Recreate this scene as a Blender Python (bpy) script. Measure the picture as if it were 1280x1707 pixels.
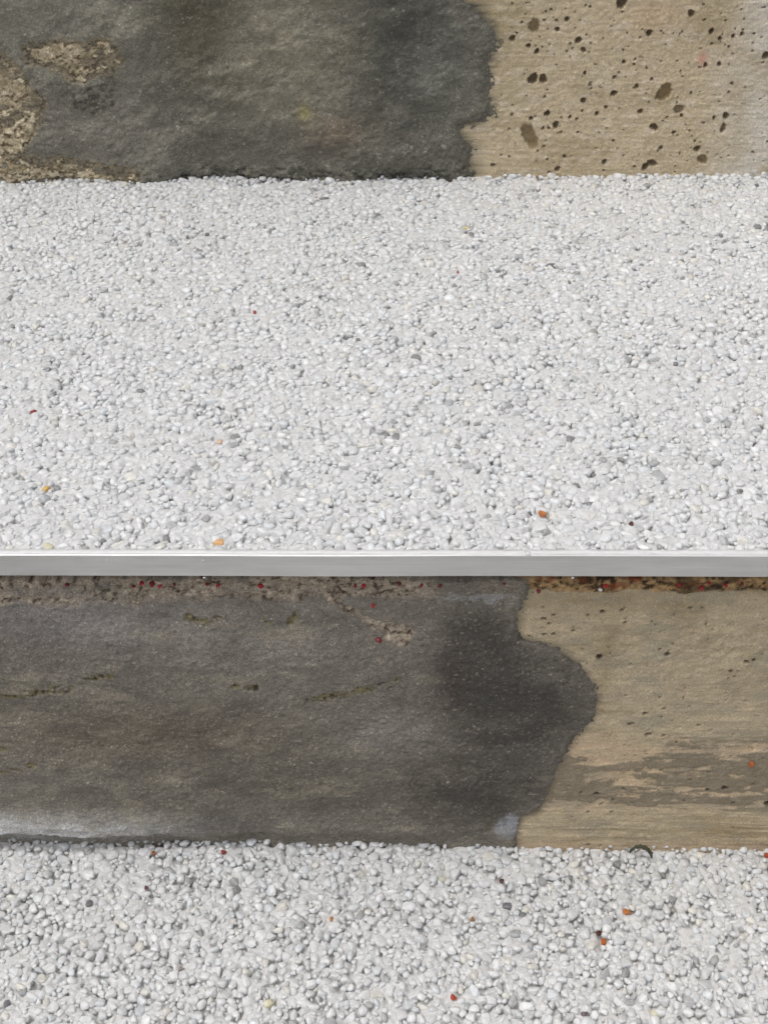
import bpy, math, random
import numpy as np
from mathutils import Matrix, Vector

# ------------------------------------------------------------------ scene, camera, sky, sun, exposure
scene = bpy.context.scene
for o in list(bpy.data.objects):
    bpy.data.objects.remove(o, do_unlink=True)
COL = scene.collection
random.seed(7)
rng = np.random.default_rng(7)

RISE, GOING = 0.165, 0.29          # one step, metres: middle tread at z = 0, its front edge at y = 0
FPX = 2300.0                       # focal length in pixels of a 1280 wide frame
CAM = np.array([0.0, -0.354, 0.310])
PITCH, YAW, ROLL = math.radians(39.36), math.radians(-2.16), math.radians(-1.37)
cp, sp, cy, sy = math.cos(PITCH), math.sin(PITCH), math.cos(YAW), math.sin(YAW)
FW = np.array([sy * cp, cy * cp, -sp])
_r = np.array([cy, -sy, 0.0])
_u = np.cross(_r, FW)
RT = math.cos(ROLL) * _r + math.sin(ROLL) * _u
UP = -math.sin(ROLL) * _r + math.cos(ROLL) * _u

cam_data = bpy.data.cameras.new('camera')
cam = bpy.data.objects.new('camera', cam_data)
COL.objects.link(cam)
m = Matrix.Identity(4)
for i in range(3):
    m[i][0], m[i][1], m[i][2], m[i][3] = RT[i], UP[i], -FW[i], CAM[i]
cam.matrix_world = m
cam_data.sensor_fit = 'HORIZONTAL'
cam_data.sensor_width = 36.0
cam_data.lens = FPX / 1280.0 * 36.0
cam_data.clip_start, cam_data.clip_end = 0.01, 400.0
scene.camera = cam

SUN_EL, SUN_AZ = math.radians(70), math.radians(246)     # soft overcast light, high, from the left
world = bpy.data.worlds.new('World')
scene.world = world
world.use_nodes = True
nt = world.node_tree
nt.nodes.clear()
sky = nt.nodes.new('ShaderNodeTexSky')
sky.sky_type = 'NISHITA'
sky.sun_disc = False
sky.sun_elevation, sky.sun_rotation = SUN_EL, SUN_AZ
sky.air_density, sky.dust_density, sky.ozone_density = 1.0, 6.0, 1.0
hsv = nt.nodes.new('ShaderNodeHueSaturation')
hsv.inputs['Saturation'].default_value = 0.40              # clouded over
bg = nt.nodes.new('ShaderNodeBackground')
bg.inputs['Strength'].default_value = 0.11
wo = nt.nodes.new('ShaderNodeOutputWorld')
nt.links.new(sky.outputs[0], hsv.inputs['Color'])
nt.links.new(hsv.outputs[0], bg.inputs['Color'])
nt.links.new(bg.outputs[0], wo.inputs['Surface'])

sd_ = bpy.data.lights.new('sun', 'SUN')
sd_.energy, sd_.angle, sd_.color = 0.85, math.radians(22), (1.0, 0.99, 0.98)
sun = bpy.data.objects.new('sun', sd_)
COL.objects.link(sun)
sdir = Vector((math.sin(SUN_AZ) * math.cos(SUN_EL), math.cos(SUN_AZ) * math.cos(SUN_EL), math.sin(SUN_EL)))
sun.rotation_euler = sdir.to_track_quat('Z', 'Y').to_euler()
sun.location = (0, 0, 3)

scene.view_settings.view_transform = 'Standard'
scene.view_settings.look = 'None'
scene.view_settings.gamma = 1.0
scene.view_settings.use_curve_mapping = False
scene.view_settings.exposure = 0.0
scene.cycles.max_bounces = 7
scene.cycles.diffuse_bounces = 5
scene.cycles.adaptive_threshold = 0.015

# ------------------------------------------------------------------ helpers
def lin(c, k=1.0):
    c = np.asarray(c, float) / 255.0
    return k * np.where(c <= 0.04045, c / 12.92, ((c + 0.055) / 1.055) ** 2.4)

def ray(px, py):
    return FW + RT * ((px - 640.0) / FPX) + UP * ((853.5 - py) / FPX)

def on_wall(px, py, Y):            # point of a riser face (mm): x, z
    d = ray(px, py); t = (Y - CAM[1]) / d[1]
    p = CAM + d * t
    return p[0] * 1000, p[2] * 1000

def on_floor(px, py, Z):           # point of a tread (m): x, y
    d = ray(px, py); t = (Z - CAM[2]) / d[2]
    p = CAM + d * t
    return p[0], p[1]

def wall_pts(pts, Y):
    return np.array([on_wall(a, b, Y) for a, b in pts])

def _hash(ix, iy, seed):
    h = (ix.astype(np.int64) * 374761393 + iy.astype(np.int64) * 668265263 + seed * 974634777) & 0xffffffff
    h = ((h ^ (h >> 13)) * 1274126177) & 0xffffffff
    h = (h ^ (h >> 16)) & 0xffffffff
    return h / 4294967295.0

def vnoise(x, y, seed=0):
    ix, iy = np.floor(x), np.floor(y)
    fx, fy = x - ix, y - iy
    fx = fx * fx * fx * (fx * (fx * 6 - 15) + 10); fy = fy * fy * fy * (fy * (fy * 6 - 15) + 10)
    a, b = _hash(ix, iy, seed), _hash(ix + 1, iy, seed)
    c, d = _hash(ix, iy + 1, seed), _hash(ix + 1, iy + 1, seed)
    return ((a + (b - a) * fx) * (1 - fy) + (c + (d - c) * fx) * fy) * 2 - 1

def fbm(x, y, seed=0, octaves=4, gain=0.5):
    s, a, n = 0.0, 1.0, 0.0
    for k in range(octaves):
        ca, sa = math.cos(0.6 * k), math.sin(0.6 * k)
        s = s + a * vnoise((x * ca - y * sa) * 2 ** k + 17.3 * k, (x * sa + y * ca) * 2 ** k - 9.1 * k, seed + k)
        n += a; a *= gain
    return s / n * 1.35

def sstep(a, b, x):
    t = np.clip((x - a) / (b - a), 0, 1)
    return t * t * (3 - 2 * t)

def seg_dist(X, Z, pts, closed=False):
    P = np.asarray(pts); n = len(P)
    best = np.full(X.shape, 1e9)
    for i in range(n if closed else n - 1):
        a, b = P[i], P[(i + 1) % n]
        d = b - a
        t = np.clip(((X - a[0]) * d[0] + (Z - a[1]) * d[1]) / (d @ d + 1e-9), 0, 1)
        best = np.minimum(best, np.hypot(X - a[0] - t * d[0], Z - a[1] - t * d[1]))
    return best

def poly_sd(X, Z, pts):            # positive inside
    P = np.asarray(pts)
    ins = np.zeros(X.shape, bool)
    n = len(P)
    for i in range(n):
        (x1, z1), (x2, z2) = P[i], P[(i + 1) % n]
        c = ((z1 > Z) != (z2 > Z))
        ins ^= c & (X < (x2 - x1) * (Z - z1) / (z2 - z1 + 1e-12) + x1)
    d = seg_dist(X, Z, P, True)
    return np.where(ins, d, -d)

def mix(a, b, t):
    return a * (1 - t[..., None]) + b * t[..., None]

def link(o, parent=None):
    COL.objects.link(o)
    if parent is not None:
        o.parent = parent
    return o

def new_mesh(name, verts, faces, mat, parent=None, smooth=True):
    me = bpy.data.meshes.new(name)
    me.from_pydata([tuple(v) for v in verts], [], [tuple(f) for f in faces])
    me.update()
    if smooth:
        me.polygons.foreach_set('use_smooth', np.ones(len(me.polygons), bool))
    if mat: me.materials.append(mat)
    return link(bpy.data.objects.new(name, me), parent)

def np_mesh(name, V, F, mat, parent=None, colors=None, smooth=True):
    """V (n,3), F (m,k) with k = 3 or 4, colors (n,3) linear albedo"""
    me = bpy.data.meshes.new(name)
    k = F.shape[1]
    me.vertices.add(len(V)); me.vertices.foreach_set('co', V.astype(np.float32).ravel())
    me.loops.add(F.size); me.loops.foreach_set('vertex_index', F.astype(np.int32).ravel())
    me.polygons.add(len(F))
    me.polygons.foreach_set('loop_start', np.arange(0, F.size, k, dtype=np.int32))
    me.polygons.foreach_set('loop_total', np.full(len(F), k, np.int32))
    if smooth: me.polygons.foreach_set('use_smooth', np.ones(len(F), bool))
    me.update(calc_edges=True)
    if colors is not None:
        at = me.attributes.new('albedo', 'FLOAT_COLOR', 'POINT')
        c = np.ones((len(V), 4), np.float32); c[:, :3] = colors
        at.data.foreach_set('color', c.ravel())
    if mat: me.materials.append(mat)
    return link(bpy.data.objects.new(name, me), parent)

def empty(name, loc=(0, 0, 0)):
    o = bpy.data.objects.new(name, None); o.location = loc
    o.empty_display_size = 0.02
    return link(o)

def tag(o, label, cat, group=None):
    o['label'] = label; o['category'] = cat
    if group: o['group'] = group
    return o

# ------------------------------------------------------------------ materials
def mat_base(name):
    mt = bpy.data.materials.new(name); mt.use_nodes = True
    t = mt.node_tree
    return mt, t, t.nodes['Principled BSDF']

def N(t, kind, **inp):
    n = t.nodes.new(kind)
    for k, v in inp.items():
        n.inputs[k.replace('_', ' ')].default_value = v
    return n

def ramp(t, src, p0, c0, p1, c1):
    r = t.nodes.new('ShaderNodeValToRGB')
    r.color_ramp.elements[0].position, r.color_ramp.elements[1].position = p0, p1
    r.color_ramp.elements[0].color = (*c0, 1); r.color_ramp.elements[1].color = (*c1, 1)
    t.links.new(src, r.inputs[0])
    return r.outputs[0]

def mixrgb(t, a, b, fac, mode='MIX'):
    n = t.nodes.new('ShaderNodeMix'); n.data_type = 'RGBA'; n.blend_type = mode
    for s, i in ((a, 6), (b, 7), (fac, 0)):
        if hasattr(s, 'links'): t.links.new(s, n.inputs[i])
        else: n.inputs[i].default_value = s
    return n.outputs[2]

def mineral(name, rough, speck, bump, grain_scale=1700.0, var=0.16, spec=0.25, dens=0.52):
    """albedo attribute broken up by fine grain, light sand specks and a fine bump"""
    mt, t, b = mat_base(name)
    at = t.nodes.new('ShaderNodeAttribute'); at.attribute_name = 'albedo'
    tc = t.nodes.new('ShaderNodeTexCoord')
    n1 = N(t, 'ShaderNodeTexNoise', Scale=grain_scale, Detail=4.0, Roughness=0.7)
    t.links.new(tc.outputs['Object'], n1.inputs['Vector'])
    g = ramp(t, n1.outputs[0], 0.3, (1 - var,) * 3, 0.7, (1 + var,) * 3)
    c = mixrgb(t, at.outputs['Color'], g, 1.0, 'MULTIPLY')
    vo = N(t, 'ShaderNodeTexVoronoi', Scale=520.0)
    t.links.new(tc.outputs['Object'], vo.inputs['Vector'])
    wn = N(t, 'ShaderNodeTexNoise', Scale=160.0, Detail=2.0)
    t.links.new(tc.outputs['Object'], wn.inputs['Vector'])
    s1 = ramp(t, vo.outputs['Distance'], 0.14, (1, 1, 1), 0.24, (0, 0, 0))
    s2 = ramp(t, wn.outputs[0], dens, (0, 0, 0), dens + 0.1, (speck,) * 3)
    f = mixrgb(t, s1, s2, 1.0, 'MULTIPLY')
    lift = mixrgb(t, mixrgb(t, c, (2.6, 2.5, 2.4, 1), 1.0, 'MULTIPLY'), (0.42, 0.40, 0.36, 1), 0.3)
    c = mixrgb(t, c, lift, f)
    t.links.new(c, b.inputs['Base Color'])
    b.inputs['Roughness'].default_value = rough
    b.inputs['Specular IOR Level'].default_value = spec
    bm = N(t, 'ShaderNodeBump', Strength=bump, Distance=0.0006)
    n2 = N(t, 'ShaderNodeTexNoise', Scale=900.0, Detail=6.0, Roughness=0.65)
    t.links.new(tc.outputs['Object'], n2.inputs['Vector'])
    t.links.new(n2.outputs[0], bm.inputs['Height'])
    t.links.new(bm.outputs[0], b.inputs['Normal'])
    return mt

M_CONC = mineral('board_marked_concrete', 0.88, 0.40, 0.8, var=0.30, dens=0.55)
M_CEM = mineral('grey_cement_render', 0.78, 0.6, 1.0, var=0.50, dens=0.47)

def stone_mat(name, use_object):
    mt, t, b = mat_base(name)
    tc = t.nodes.new('ShaderNodeTexCoord')
    if use_object:
        oi = t.nodes.new('ShaderNodeObjectInfo'); src = oi.outputs['Color']
    else:
        at = t.nodes.new('ShaderNodeAttribute'); at.attribute_name = 'albedo'; src = at.outputs['Color']
    geo = t.nodes.new('ShaderNodeNewGeometry')
    n1 = N(t, 'ShaderNodeTexNoise', Scale=330.0, Detail=5.0, Roughness=0.62, Distortion=0.6)
    t.links.new(geo.outputs['Position'], n1.inputs['Vector'])
    g = ramp(t, n1.outputs[0], 0.30, (0.80, 0.81, 0.82), 0.62, (1.07, 1.07, 1.07))
    c = mixrgb(t, src, g, 1.0, 'MULTIPLY')
    t.links.new(c, b.inputs['Base Color'])
    b.inputs['Roughness'].default_value = 0.38
    b.inputs['Subsurface Weight'].default_value = 0.8
    b.inputs['Subsurface Radius'].default_value = (1.0, 1.0, 1.0)
    b.inputs['Subsurface Scale'].default_value = 0.0015
    b.inputs['Specular IOR Level'].default_value = 0.45
    bm = N(t, 'ShaderNodeBump', Strength=0.35, Distance=0.0004)
    n2 = N(t, 'ShaderNodeTexNoise', Scale=700.0, Detail=3.0, Roughness=0.6)
    t.links.new(geo.outputs['Position'], n2.inputs['Vector'])
    t.links.new(n2.outputs[0], bm.inputs['Height'])
    t.links.new(bm.outputs[0], b.inputs['Normal'])
    return mt

M_STONE = stone_mat('marble_granules', False)
M_STONE_ONE = stone_mat('marble_granule', True)

def plain(name, col, rough=0.8, metal=0.0, noise=0.15, scale=300.0, stretch=None, bump=0.2, dist=0.0004):
    mt, t, b = mat_base(name)
    tc = t.nodes.new('ShaderNodeTexCoord')
    v = tc.outputs['Object']
    if stretch:
        mp = t.nodes.new('ShaderNodeMapping'); mp.inputs['Scale'].default_value = stretch
        t.links.new(v, mp.inputs['Vector']); v = mp.outputs[0]
    n1 = N(t, 'ShaderNodeTexNoise', Scale=scale, Detail=5.0, Roughness=0.6)
    t.links.new(v, n1.inputs['Vector'])
    c = np.array(col)
    t.links.new(ramp(t, n1.outputs[0], 0.3, tuple(c * (1 - noise)), 0.7, tuple(np.minimum(c * (1 + noise), 1))), b.inputs['Base Color'])
    b.inputs['Roughness'].default_value = rough
    b.inputs['Metallic'].default_value = metal
    bm = N(t, 'ShaderNodeBump', Strength=bump, Distance=dist)
    t.links.new(n1.outputs[0], bm.inputs['Height'])
    t.links.new(bm.outputs[0], b.inputs['Normal'])
    return mt

M_CORE = plain('rough_concrete', (0.26, 0.235, 0.20), 0.9, scale=120.0)
M_FILL = plain('stone_dust_resin', (0.68, 0.68, 0.67), 0.45, 0.0, 0.18, 600.0)
M_BED = plain('void_shade', (0.10, 0.10, 0.10), 0.7, scale=500.0)  # coloured dark to stand in for shade in the voids
M_ALU = plain('brushed_aluminium', (0.79, 0.785, 0.775), 0.42, 1.0, 0.05, 300.0, (0.05, 1, 6), 0.06, 0.0002)
def _satin():
    t = M_ALU.node_tree; b = t.nodes['Principled BSDF']
    tc = t.nodes.new('ShaderNodeTexCoord'); mp = t.nodes.new('ShaderNodeMapping'); mp.inputs['Scale'].default_value = (0.25, 1, 1.6)
    t.links.new(tc.outputs['Object'], mp.inputs['Vector'])
    n_ = N(t, 'ShaderNodeTexNoise', Scale=160.0, Detail=8.0, Roughness=0.7); t.links.new(mp.outputs[0], n_.inputs['Vector'])
    r = ramp(t, n_.outputs[0], 0.3, (0.42,) * 3, 0.72, (0.70,) * 3); t.links.new(r, b.inputs['Roughness'])
    old = b.inputs['Base Color'].links[0].from_socket
    n2 = N(t, 'ShaderNodeTexNoise', Scale=45.0, Detail=6.0, Roughness=0.65); t.links.new(mp.outputs[0], n2.inputs['Vector'])
    g_ = ramp(t, n2.outputs[0], 0.35, (0.86, 0.86, 0.85), 0.6, (1.02, 1.02, 1.02))
    t.links.new(mixrgb(t, old, g_, 1.0, 'MULTIPLY'), b.inputs['Base Color'])
    g2 = ramp(t, n2.outputs[0], 0.4, (1, 1, 1), 0.75, (0.72,) * 3); t.links.new(g2, b.inputs['Metallic'])
_satin()
M_SMEAR = plain('white_smear', (0.78, 0.78, 0.77), 0.45, 0.0, 0.06, 400.0)
M_GROUND = plain('grey_paving', (0.30, 0.29, 0.27), 0.9, 0.0, 0.25, 4.0)
M_SPRIG = plain('dry_green_stem', (0.075, 0.08, 0.045), 0.8, 0.0, 0.4, 600.0)

# ------------------------------------------------------------------ the setting: ground and the body of the stair
HW = 0.30                                     # half the width of the stair
def box(name, x0, x1, y0, y1, z0, z1, mat, parent=None):
    v = [(x, y, z) for x in (x0, x1) for y in (y0, y1) for z in (z0, z1)]
    f = [(0, 1, 3, 2), (4, 6, 7, 5), (0, 4, 5, 1), (2, 3, 7, 6), (0, 2, 6, 4), (1, 5, 7, 3)]
    return new_mesh(name, v, f, mat, parent, False)

g = new_mesh('ground', [(-60, -60, -0.335), (60, -60, -0.335), (60, 60, -0.335), (-60, 60, -0.335)], [(0, 1, 2, 3)], M_GROUND)
g['kind'] = 'structure'
prof = [(-GOING, -0.335), (-GOING, -RISE - 0.008), (0.014, -RISE - 0.008), (0.014, -0.008), (GOING + 0.014, -0.008),
        (GOING + 0.014, RISE - 0.001), (GOING * 2.2, RISE - 0.001), (GOING * 2.2, -0.335)]
n = len(prof)
v = [(x, y, z) for x in (-HW, HW) for (y, z) in prof]
f = [tuple(range(n)), tuple(range(2 * n - 1, n - 1, -1))] + [(i, i + n, (i + 1) % n + n, (i + 1) % n) for i in range(n)]
core = new_mesh('stair_body', v, f, M_CORE, None, False)
core['kind'] = 'structure'

# ------------------------------------------------------------------ riser faces
def axis(lo, hi, dlo, dhi, fine, coarse):
    """fine spacing between dlo and dhi, coarser towards lo and hi"""
    a = np.arange(dlo, dhi, fine)
    l = np.arange(dlo - coarse, lo, -coarse)[::-1]; l = np.concatenate([[lo], l])
    r = np.concatenate([np.arange(dhi + coarse * 0.5, hi, coarse), [hi]])
    return np.concatenate([l, a, r])

def surface(name, xs, zs, hfun, Y, mat, parent, keep=None):
    """xs, zs in mm; hfun(X, Z) -> height towards the viewer (mm), albedo, optional mask of vertices kept"""
    X, Z = np.meshgrid(xs, zs)
    h, c, k = hfun(X, Z)
    V = np.stack([X / 1000, Y - h / 1000, Z / 1000], -1).reshape(-1, 3)
    nz, nx = X.shape
    idx = np.arange(nz * nx).reshape(nz, nx)
    F = np.stack([idx[:-1, :-1], idx[:-1, 1:], idx[1:, 1:], idx[1:, :-1]], -1).reshape(-1, 4)
    C = c.reshape(-1, 3)
    if k is not None:
        kk = k.ravel()
        F = F[kk[F].any(1)]
        used = np.zeros(len(V), bool); used[F.ravel()] = True
        remap = np.cumsum(used) - 1
        V, C, F = V[used], C[used], remap[F]
    return np_mesh(name, V, F, mat, parent, C)

def pits(X, Z, holes, seed):
    """holes: (x, z, rx, rz, depth, filled) in mm -> depth of pit, weight of the brown filling"""
    D = np.zeros(X.shape); B = np.zeros(X.shape)
    xs, zs = X[0], Z[:, 0]
    r_ = np.random.default_rng(seed)
    for (hx, hz, rx, rz, dep, fil) in holes:
        R = max(rx, rz) * 1.6
        i0, i1 = np.searchsorted(xs, hx - R), np.searchsorted(xs, hx + R)
        j0, j1 = np.searchsorted(zs, hz - R), np.searchsorted(zs, hz + R)
        if i1 <= i0 or j1 <= j0: continue
        x, z = X[j0:j1, i0:i1] - hx, Z[j0:j1, i0:i1] - hz
        a = r_.uniform(-0.5, 0.5); x, z = x * math.cos(a) - z * math.sin(a), x * math.sin(a) + z * math.cos(a)
        ang = np.arctan2(z, x)
        q = np.hypot(x / rx, z / rz) * (1 + 0.10 * np.sin(2 * ang + hx) + 0.07 * np.sin(3 * ang + hz) + 0.06 * np.sin(7 * ang + hx * 3) + 0.05 * np.sin(11 * ang + hz * 3))
        d = dep * (1 - sstep(0.62, 1.08, q)) - 0.10 * np.exp(-((q - 1.2) / 0.15) ** 2)
        D[j0:j1, i0:i1] = np.where(d > 0, np.maximum(D[j0:j1, i0:i1], d), D[j0:j1, i0:i1] + d * (D[j0:j1, i0:i1] <= 0))
        w = (1 - sstep(0.75, 1.08, q)) * fil
        B[j0:j1, i0:i1] = np.maximum(B[j0:j1, i0:i1], w)
    return D, B

K = 1.7                                      # picture colour -> albedo
def C_(r, g_, b): return lin((r, g_, b), K)

# ---- upper riser -------------------------------------------------------------
YU = GOING
holes_u = []
S_U = 3.65
for (px, py, rx, rz, fil) in [(890, 42, 11, 9.5, .8), (854, 63, 5, 5, .2), (945, 31, 4, 4, 0), (1036, 4, 9, 8, .2), (929, 48, 4, 4, 0), (964, 66, 6, 4.5, .1),
        (895, 85, 4.5, 4, 0), (972, 82, 4, 4.5, .5), (881, 76, 4, 3.5, .2), (888, 131, 9, 7.5, .3), (905, 131, 7, 6.5, .6), (1040, 102, 3, 3, 0),
        (1023, 155, 6, 4, .1), (972, 167, 5.5, 4, .3), (1107, 153, 13, 13.5, 1), (1131, 181, 8.5, 7.5, .7), (912, 189, 5.5, 4.5, 0), (885, 197, 4, 3, 0),
        (926, 208, 5.5, 5.5, .1), (882, 226, 13, 20, .9), (1067, 185, 4.5, 4, .6), (1061, 143, 4, 3.2, .4), (1090, 211, 8, 5, .4), (1210, 192, 6, 5, .3),
        (1205, 213, 5, 7, .4), (1162, 247, 6.5, 4.5, .4), (1171, 265, 9, 8, .8), (1007, 269, 4.5, 4, 0), (1123, 220, 3.5, 3.2, 0), (929, 281, 5.5, 3.5, .2),
        (1082, 54, 5, 5.5, 0), (1152, 21, 5, 6, .3), (1186, 51, 4.8, 4, 0), (1200, 63, 3.8, 3.5, .1), (1199, 106, 3.8, 3.5, .2), (1176, 108, 4, 3.5, .2),
        (995, 189, 3.8, 3.2, 0), (1010, 178, 3, 2.5, 0), (1101, 246, 4, 3, 0), (1136, 192, 3.2, 3, 0), (1190, 195, 3, 3, 0), (1024, 128, 3.4, 3, 0),
        (1220, 138, 3, 2.5, 0), (1152, 154, 2.6, 2.4, 0), (822, 274, 5, 2.5, .1), (1075, 277, 6, 6, .1), (1086, 271, 10, 5, .2), (941, 260, 3.2, 2.6, 0), (912, 265, 2.5, 2.2, 0),
        (905, 213, 3, 2.5, 0), (915, 213, 2.6, 2.4, 0), (853, 191, 2.4, 2, 0), (849, 261, 2.4, 2, 0), (1277, 92, 6, 6, .3), (1237, 55, 3, 3, 0), (1222, 60, 3, 3, 0),
        (950, 195, 2.8, 2.6, 0), (961, 198, 2.6, 2.4, 0), (975, 121, 3, 2.6, 0), (1086, 131, 2.8, 2.5, 0)]:
    x, z = on_wall(px, py, YU)
    rx, rz = rx / S_U, rz / (S_U * 0.80)
    holes_u.append((x, z, rx, rz, min(1.5 * min(rx, rz) + 0.7, 4.2) * (1 - 0.55 * (fil > .6)), fil))
r_ = np.random.default_rng(3)
for k in range(560):
    px, py = r_.uniform(800, 1420), r_.uniform(-260, 288)
    x, z = on_wall(px, py, YU)
    s = 0.30 + 0.40 * r_.random() ** 3
    holes_u.append((x, z, s * 1.15, s, 1.5, 0))

edge_u = wall_pts([(770, -330), (785, -60), (780, 0), (805, 20), (822, 45), (829, 62), (814, 92), (812, 130), (809, 165), (820, 186), (792, 204), (766, 210), (776, 232),
                   (786, 250), (784, 285), (792, 330), (-420, 330), (-420, -330)], YU)
rough_u = [wall_pts(p, YU) for p in (
    [(-60, 80), (15, 92), (34, 108), (58, 150), (76, 166), (62, 205), (46, 250), (20, 262), (-60, 262)],
    [(48, 78), (100, 66), (150, 72), (182, 60), (200, 96), (190, 118), (122, 134), (104, 112), (52, 102)],
    [(-60, 258), (40, 262), (120, 266), (232, 282), (225, 310), (-60, 310)])]
dark_rough_u = wall_pts([(118, 150), (150, 138), (196, 142), (188, 176), (150, 192), (120, 170)], YU)

def rough_mask_u(X, Z):
    wx, wz = X + 2.6 * fbm(X / 6, Z / 4, 31, 5, 0.65), Z + 2.4 * fbm(X / 5, Z / 4, 32, 5, 0.65)
    m_ = np.maximum.reduce([sstep(-2.6, 2.2, poly_sd(wx, wz, p) + 1.6 * fbm(X / 2.2, Z / 1.6, 33, 4, 0.65)) for p in rough_u])
    return m_ * (0.72 + 0.28 * sstep(-0.45, 0.1, fbm(X / 9, Z / 5, 34, 4)))

def blob(X, Z, px, py, rx, ry, Y, scale):
    cx, cz = on_wall(px, py, Y)
    return np.exp(-(((X - cx) / (rx / scale)) ** 2 + ((Z - cz) / (ry / scale / 0.8)) ** 2))

def board_grain(X, Z, seed):
    return fbm(X / 26, Z / 0.9, seed, 4, 0.6)

def swell_u(X, Z):
    u, w = X * 0.8 + Z * 0.6, -X * 0.6 + Z * 0.8                                     # trowel drags running up to the right
    dr = blob(X, Z, 320, 180, 150, 90, YU, S_U) + 0.8 * blob(X, Z, 480, 90, 130, 90, YU, S_U)
    return 2.4 * fbm(X / 48, Z / 34, 26, 3) + 1.3 * fbm(X / 14, Z / 10, 27, 4) + np.clip(dr, 0, 1) * 1.7 * fbm(u / 26, w / 10.0, 28, 4, 0.55)

def upper_concrete(X, Z):
    D, B = pits(X, Z, holes_u, 5)
    rm = rough_mask_u(X, Z)
    gr = board_grain(X, Z + 0.6 * fbm(X / 30, Z / 10, 6), 11)
    h = 0.20 * gr + 0.36 * fbm(X / 2.4, Z / 1.7, 12, 4, 0.62) + 0.5 * fbm(X / 40, Z / 30, 13) + 0.10 * vnoise(X / 0.7, Z / 0.7, 14)
    h = h - D
    sd = poly_sd(X + 2.0 * fbm(X / 8, Z / 6, 91), Z + 2.0 * fbm(X / 8, Z / 6, 92), edge_u)
    ins = sstep(0, 12, sd)
    h = h * (1 - ins) + ins * (swell_u(X, Z) + 1.0 - 3.4 * (1 - rm) + rm * 0.9 * fbm(X / 2.6, Z / 2.0, 15, 5, 0.65))
    a, b, c = C_(169, 155, 130), C_(182, 176, 165), C_(150, 136, 110)
    col = np.broadcast_to(a, X.shape + (3,)).copy()
    xr = on_wall(1240, 150, YU)[0]
    col = mix(col, b, 0.9 * sstep(xr - 22, xr + 14, X + 6 * fbm(X / 12, Z / 12, 16)))
    col = mix(col, c, 0.65 * sstep(0.0, 0.9, fbm(X / 22, Z / 14, 17)))
    col = mix(col, C_(188, 176, 158), 0.55 * sstep(0.15, 0.7, fbm(X / 5, Z / 2.2, 18)))
    col = mix(col, C_(134, 122, 88), 0.5 * blob(X, Z, 800, 30, 60, 60, YU, S_U))
    col = mix(col, C_(176, 146, 118), 0.4 * blob(X, Z, 1090, 25, 50, 20, YU, S_U))
    col = mix(col, C_(178, 122, 112), 0.7 * blob(X, Z, 1171, 98, 7, 9, YU, S_U))
    col = col * (1 + 0.12 * fbm(X / 2.0, Z / 1.4, 118, 5, 0.7))[..., None]
    col = mix(col, C_(104, 88, 60), 0.85 * B)
    col = mix(col, C_(66, 56, 42), np.clip(D / 1.2, 0, 1) * (1 - B) * 0.7)         # shade of the air holes painted in, darker with depth
    t = fbm(X / 1.7, Z / 1.3, 19, 4, 0.7)
    halo = sstep(-6.0, 0.8, sd + 3.2 * fbm(X / 4, Z / 1.6, 93, 5, 0.62))
    col = mix(col, C_(100, 95, 80), 0.85 * halo)                                   # slurry film beyond the edge of the render
    col = mix(col, C_(70, 67, 60), 0.95 * sstep(-0.5, 2.0, sd))
    tan = mix(np.broadcast_to(C_(160, 148, 124), col.shape), C_(80, 68, 52), sstep(-0.02, 0.5, t))
    tan = mix(tan, C_(192, 182, 160), sstep(0.15, 0.6, -t + 0.3 * fbm(X / 8, Z / 5, 119)))
    tan = mix(tan, C_(108, 98, 76), 0.6 * sstep(0.1, 0.6, fbm(X / 7, Z / 4, 120, 4)))
    return h, mix(col, tan, sstep(0.2, 0.6, rm)), None

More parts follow.
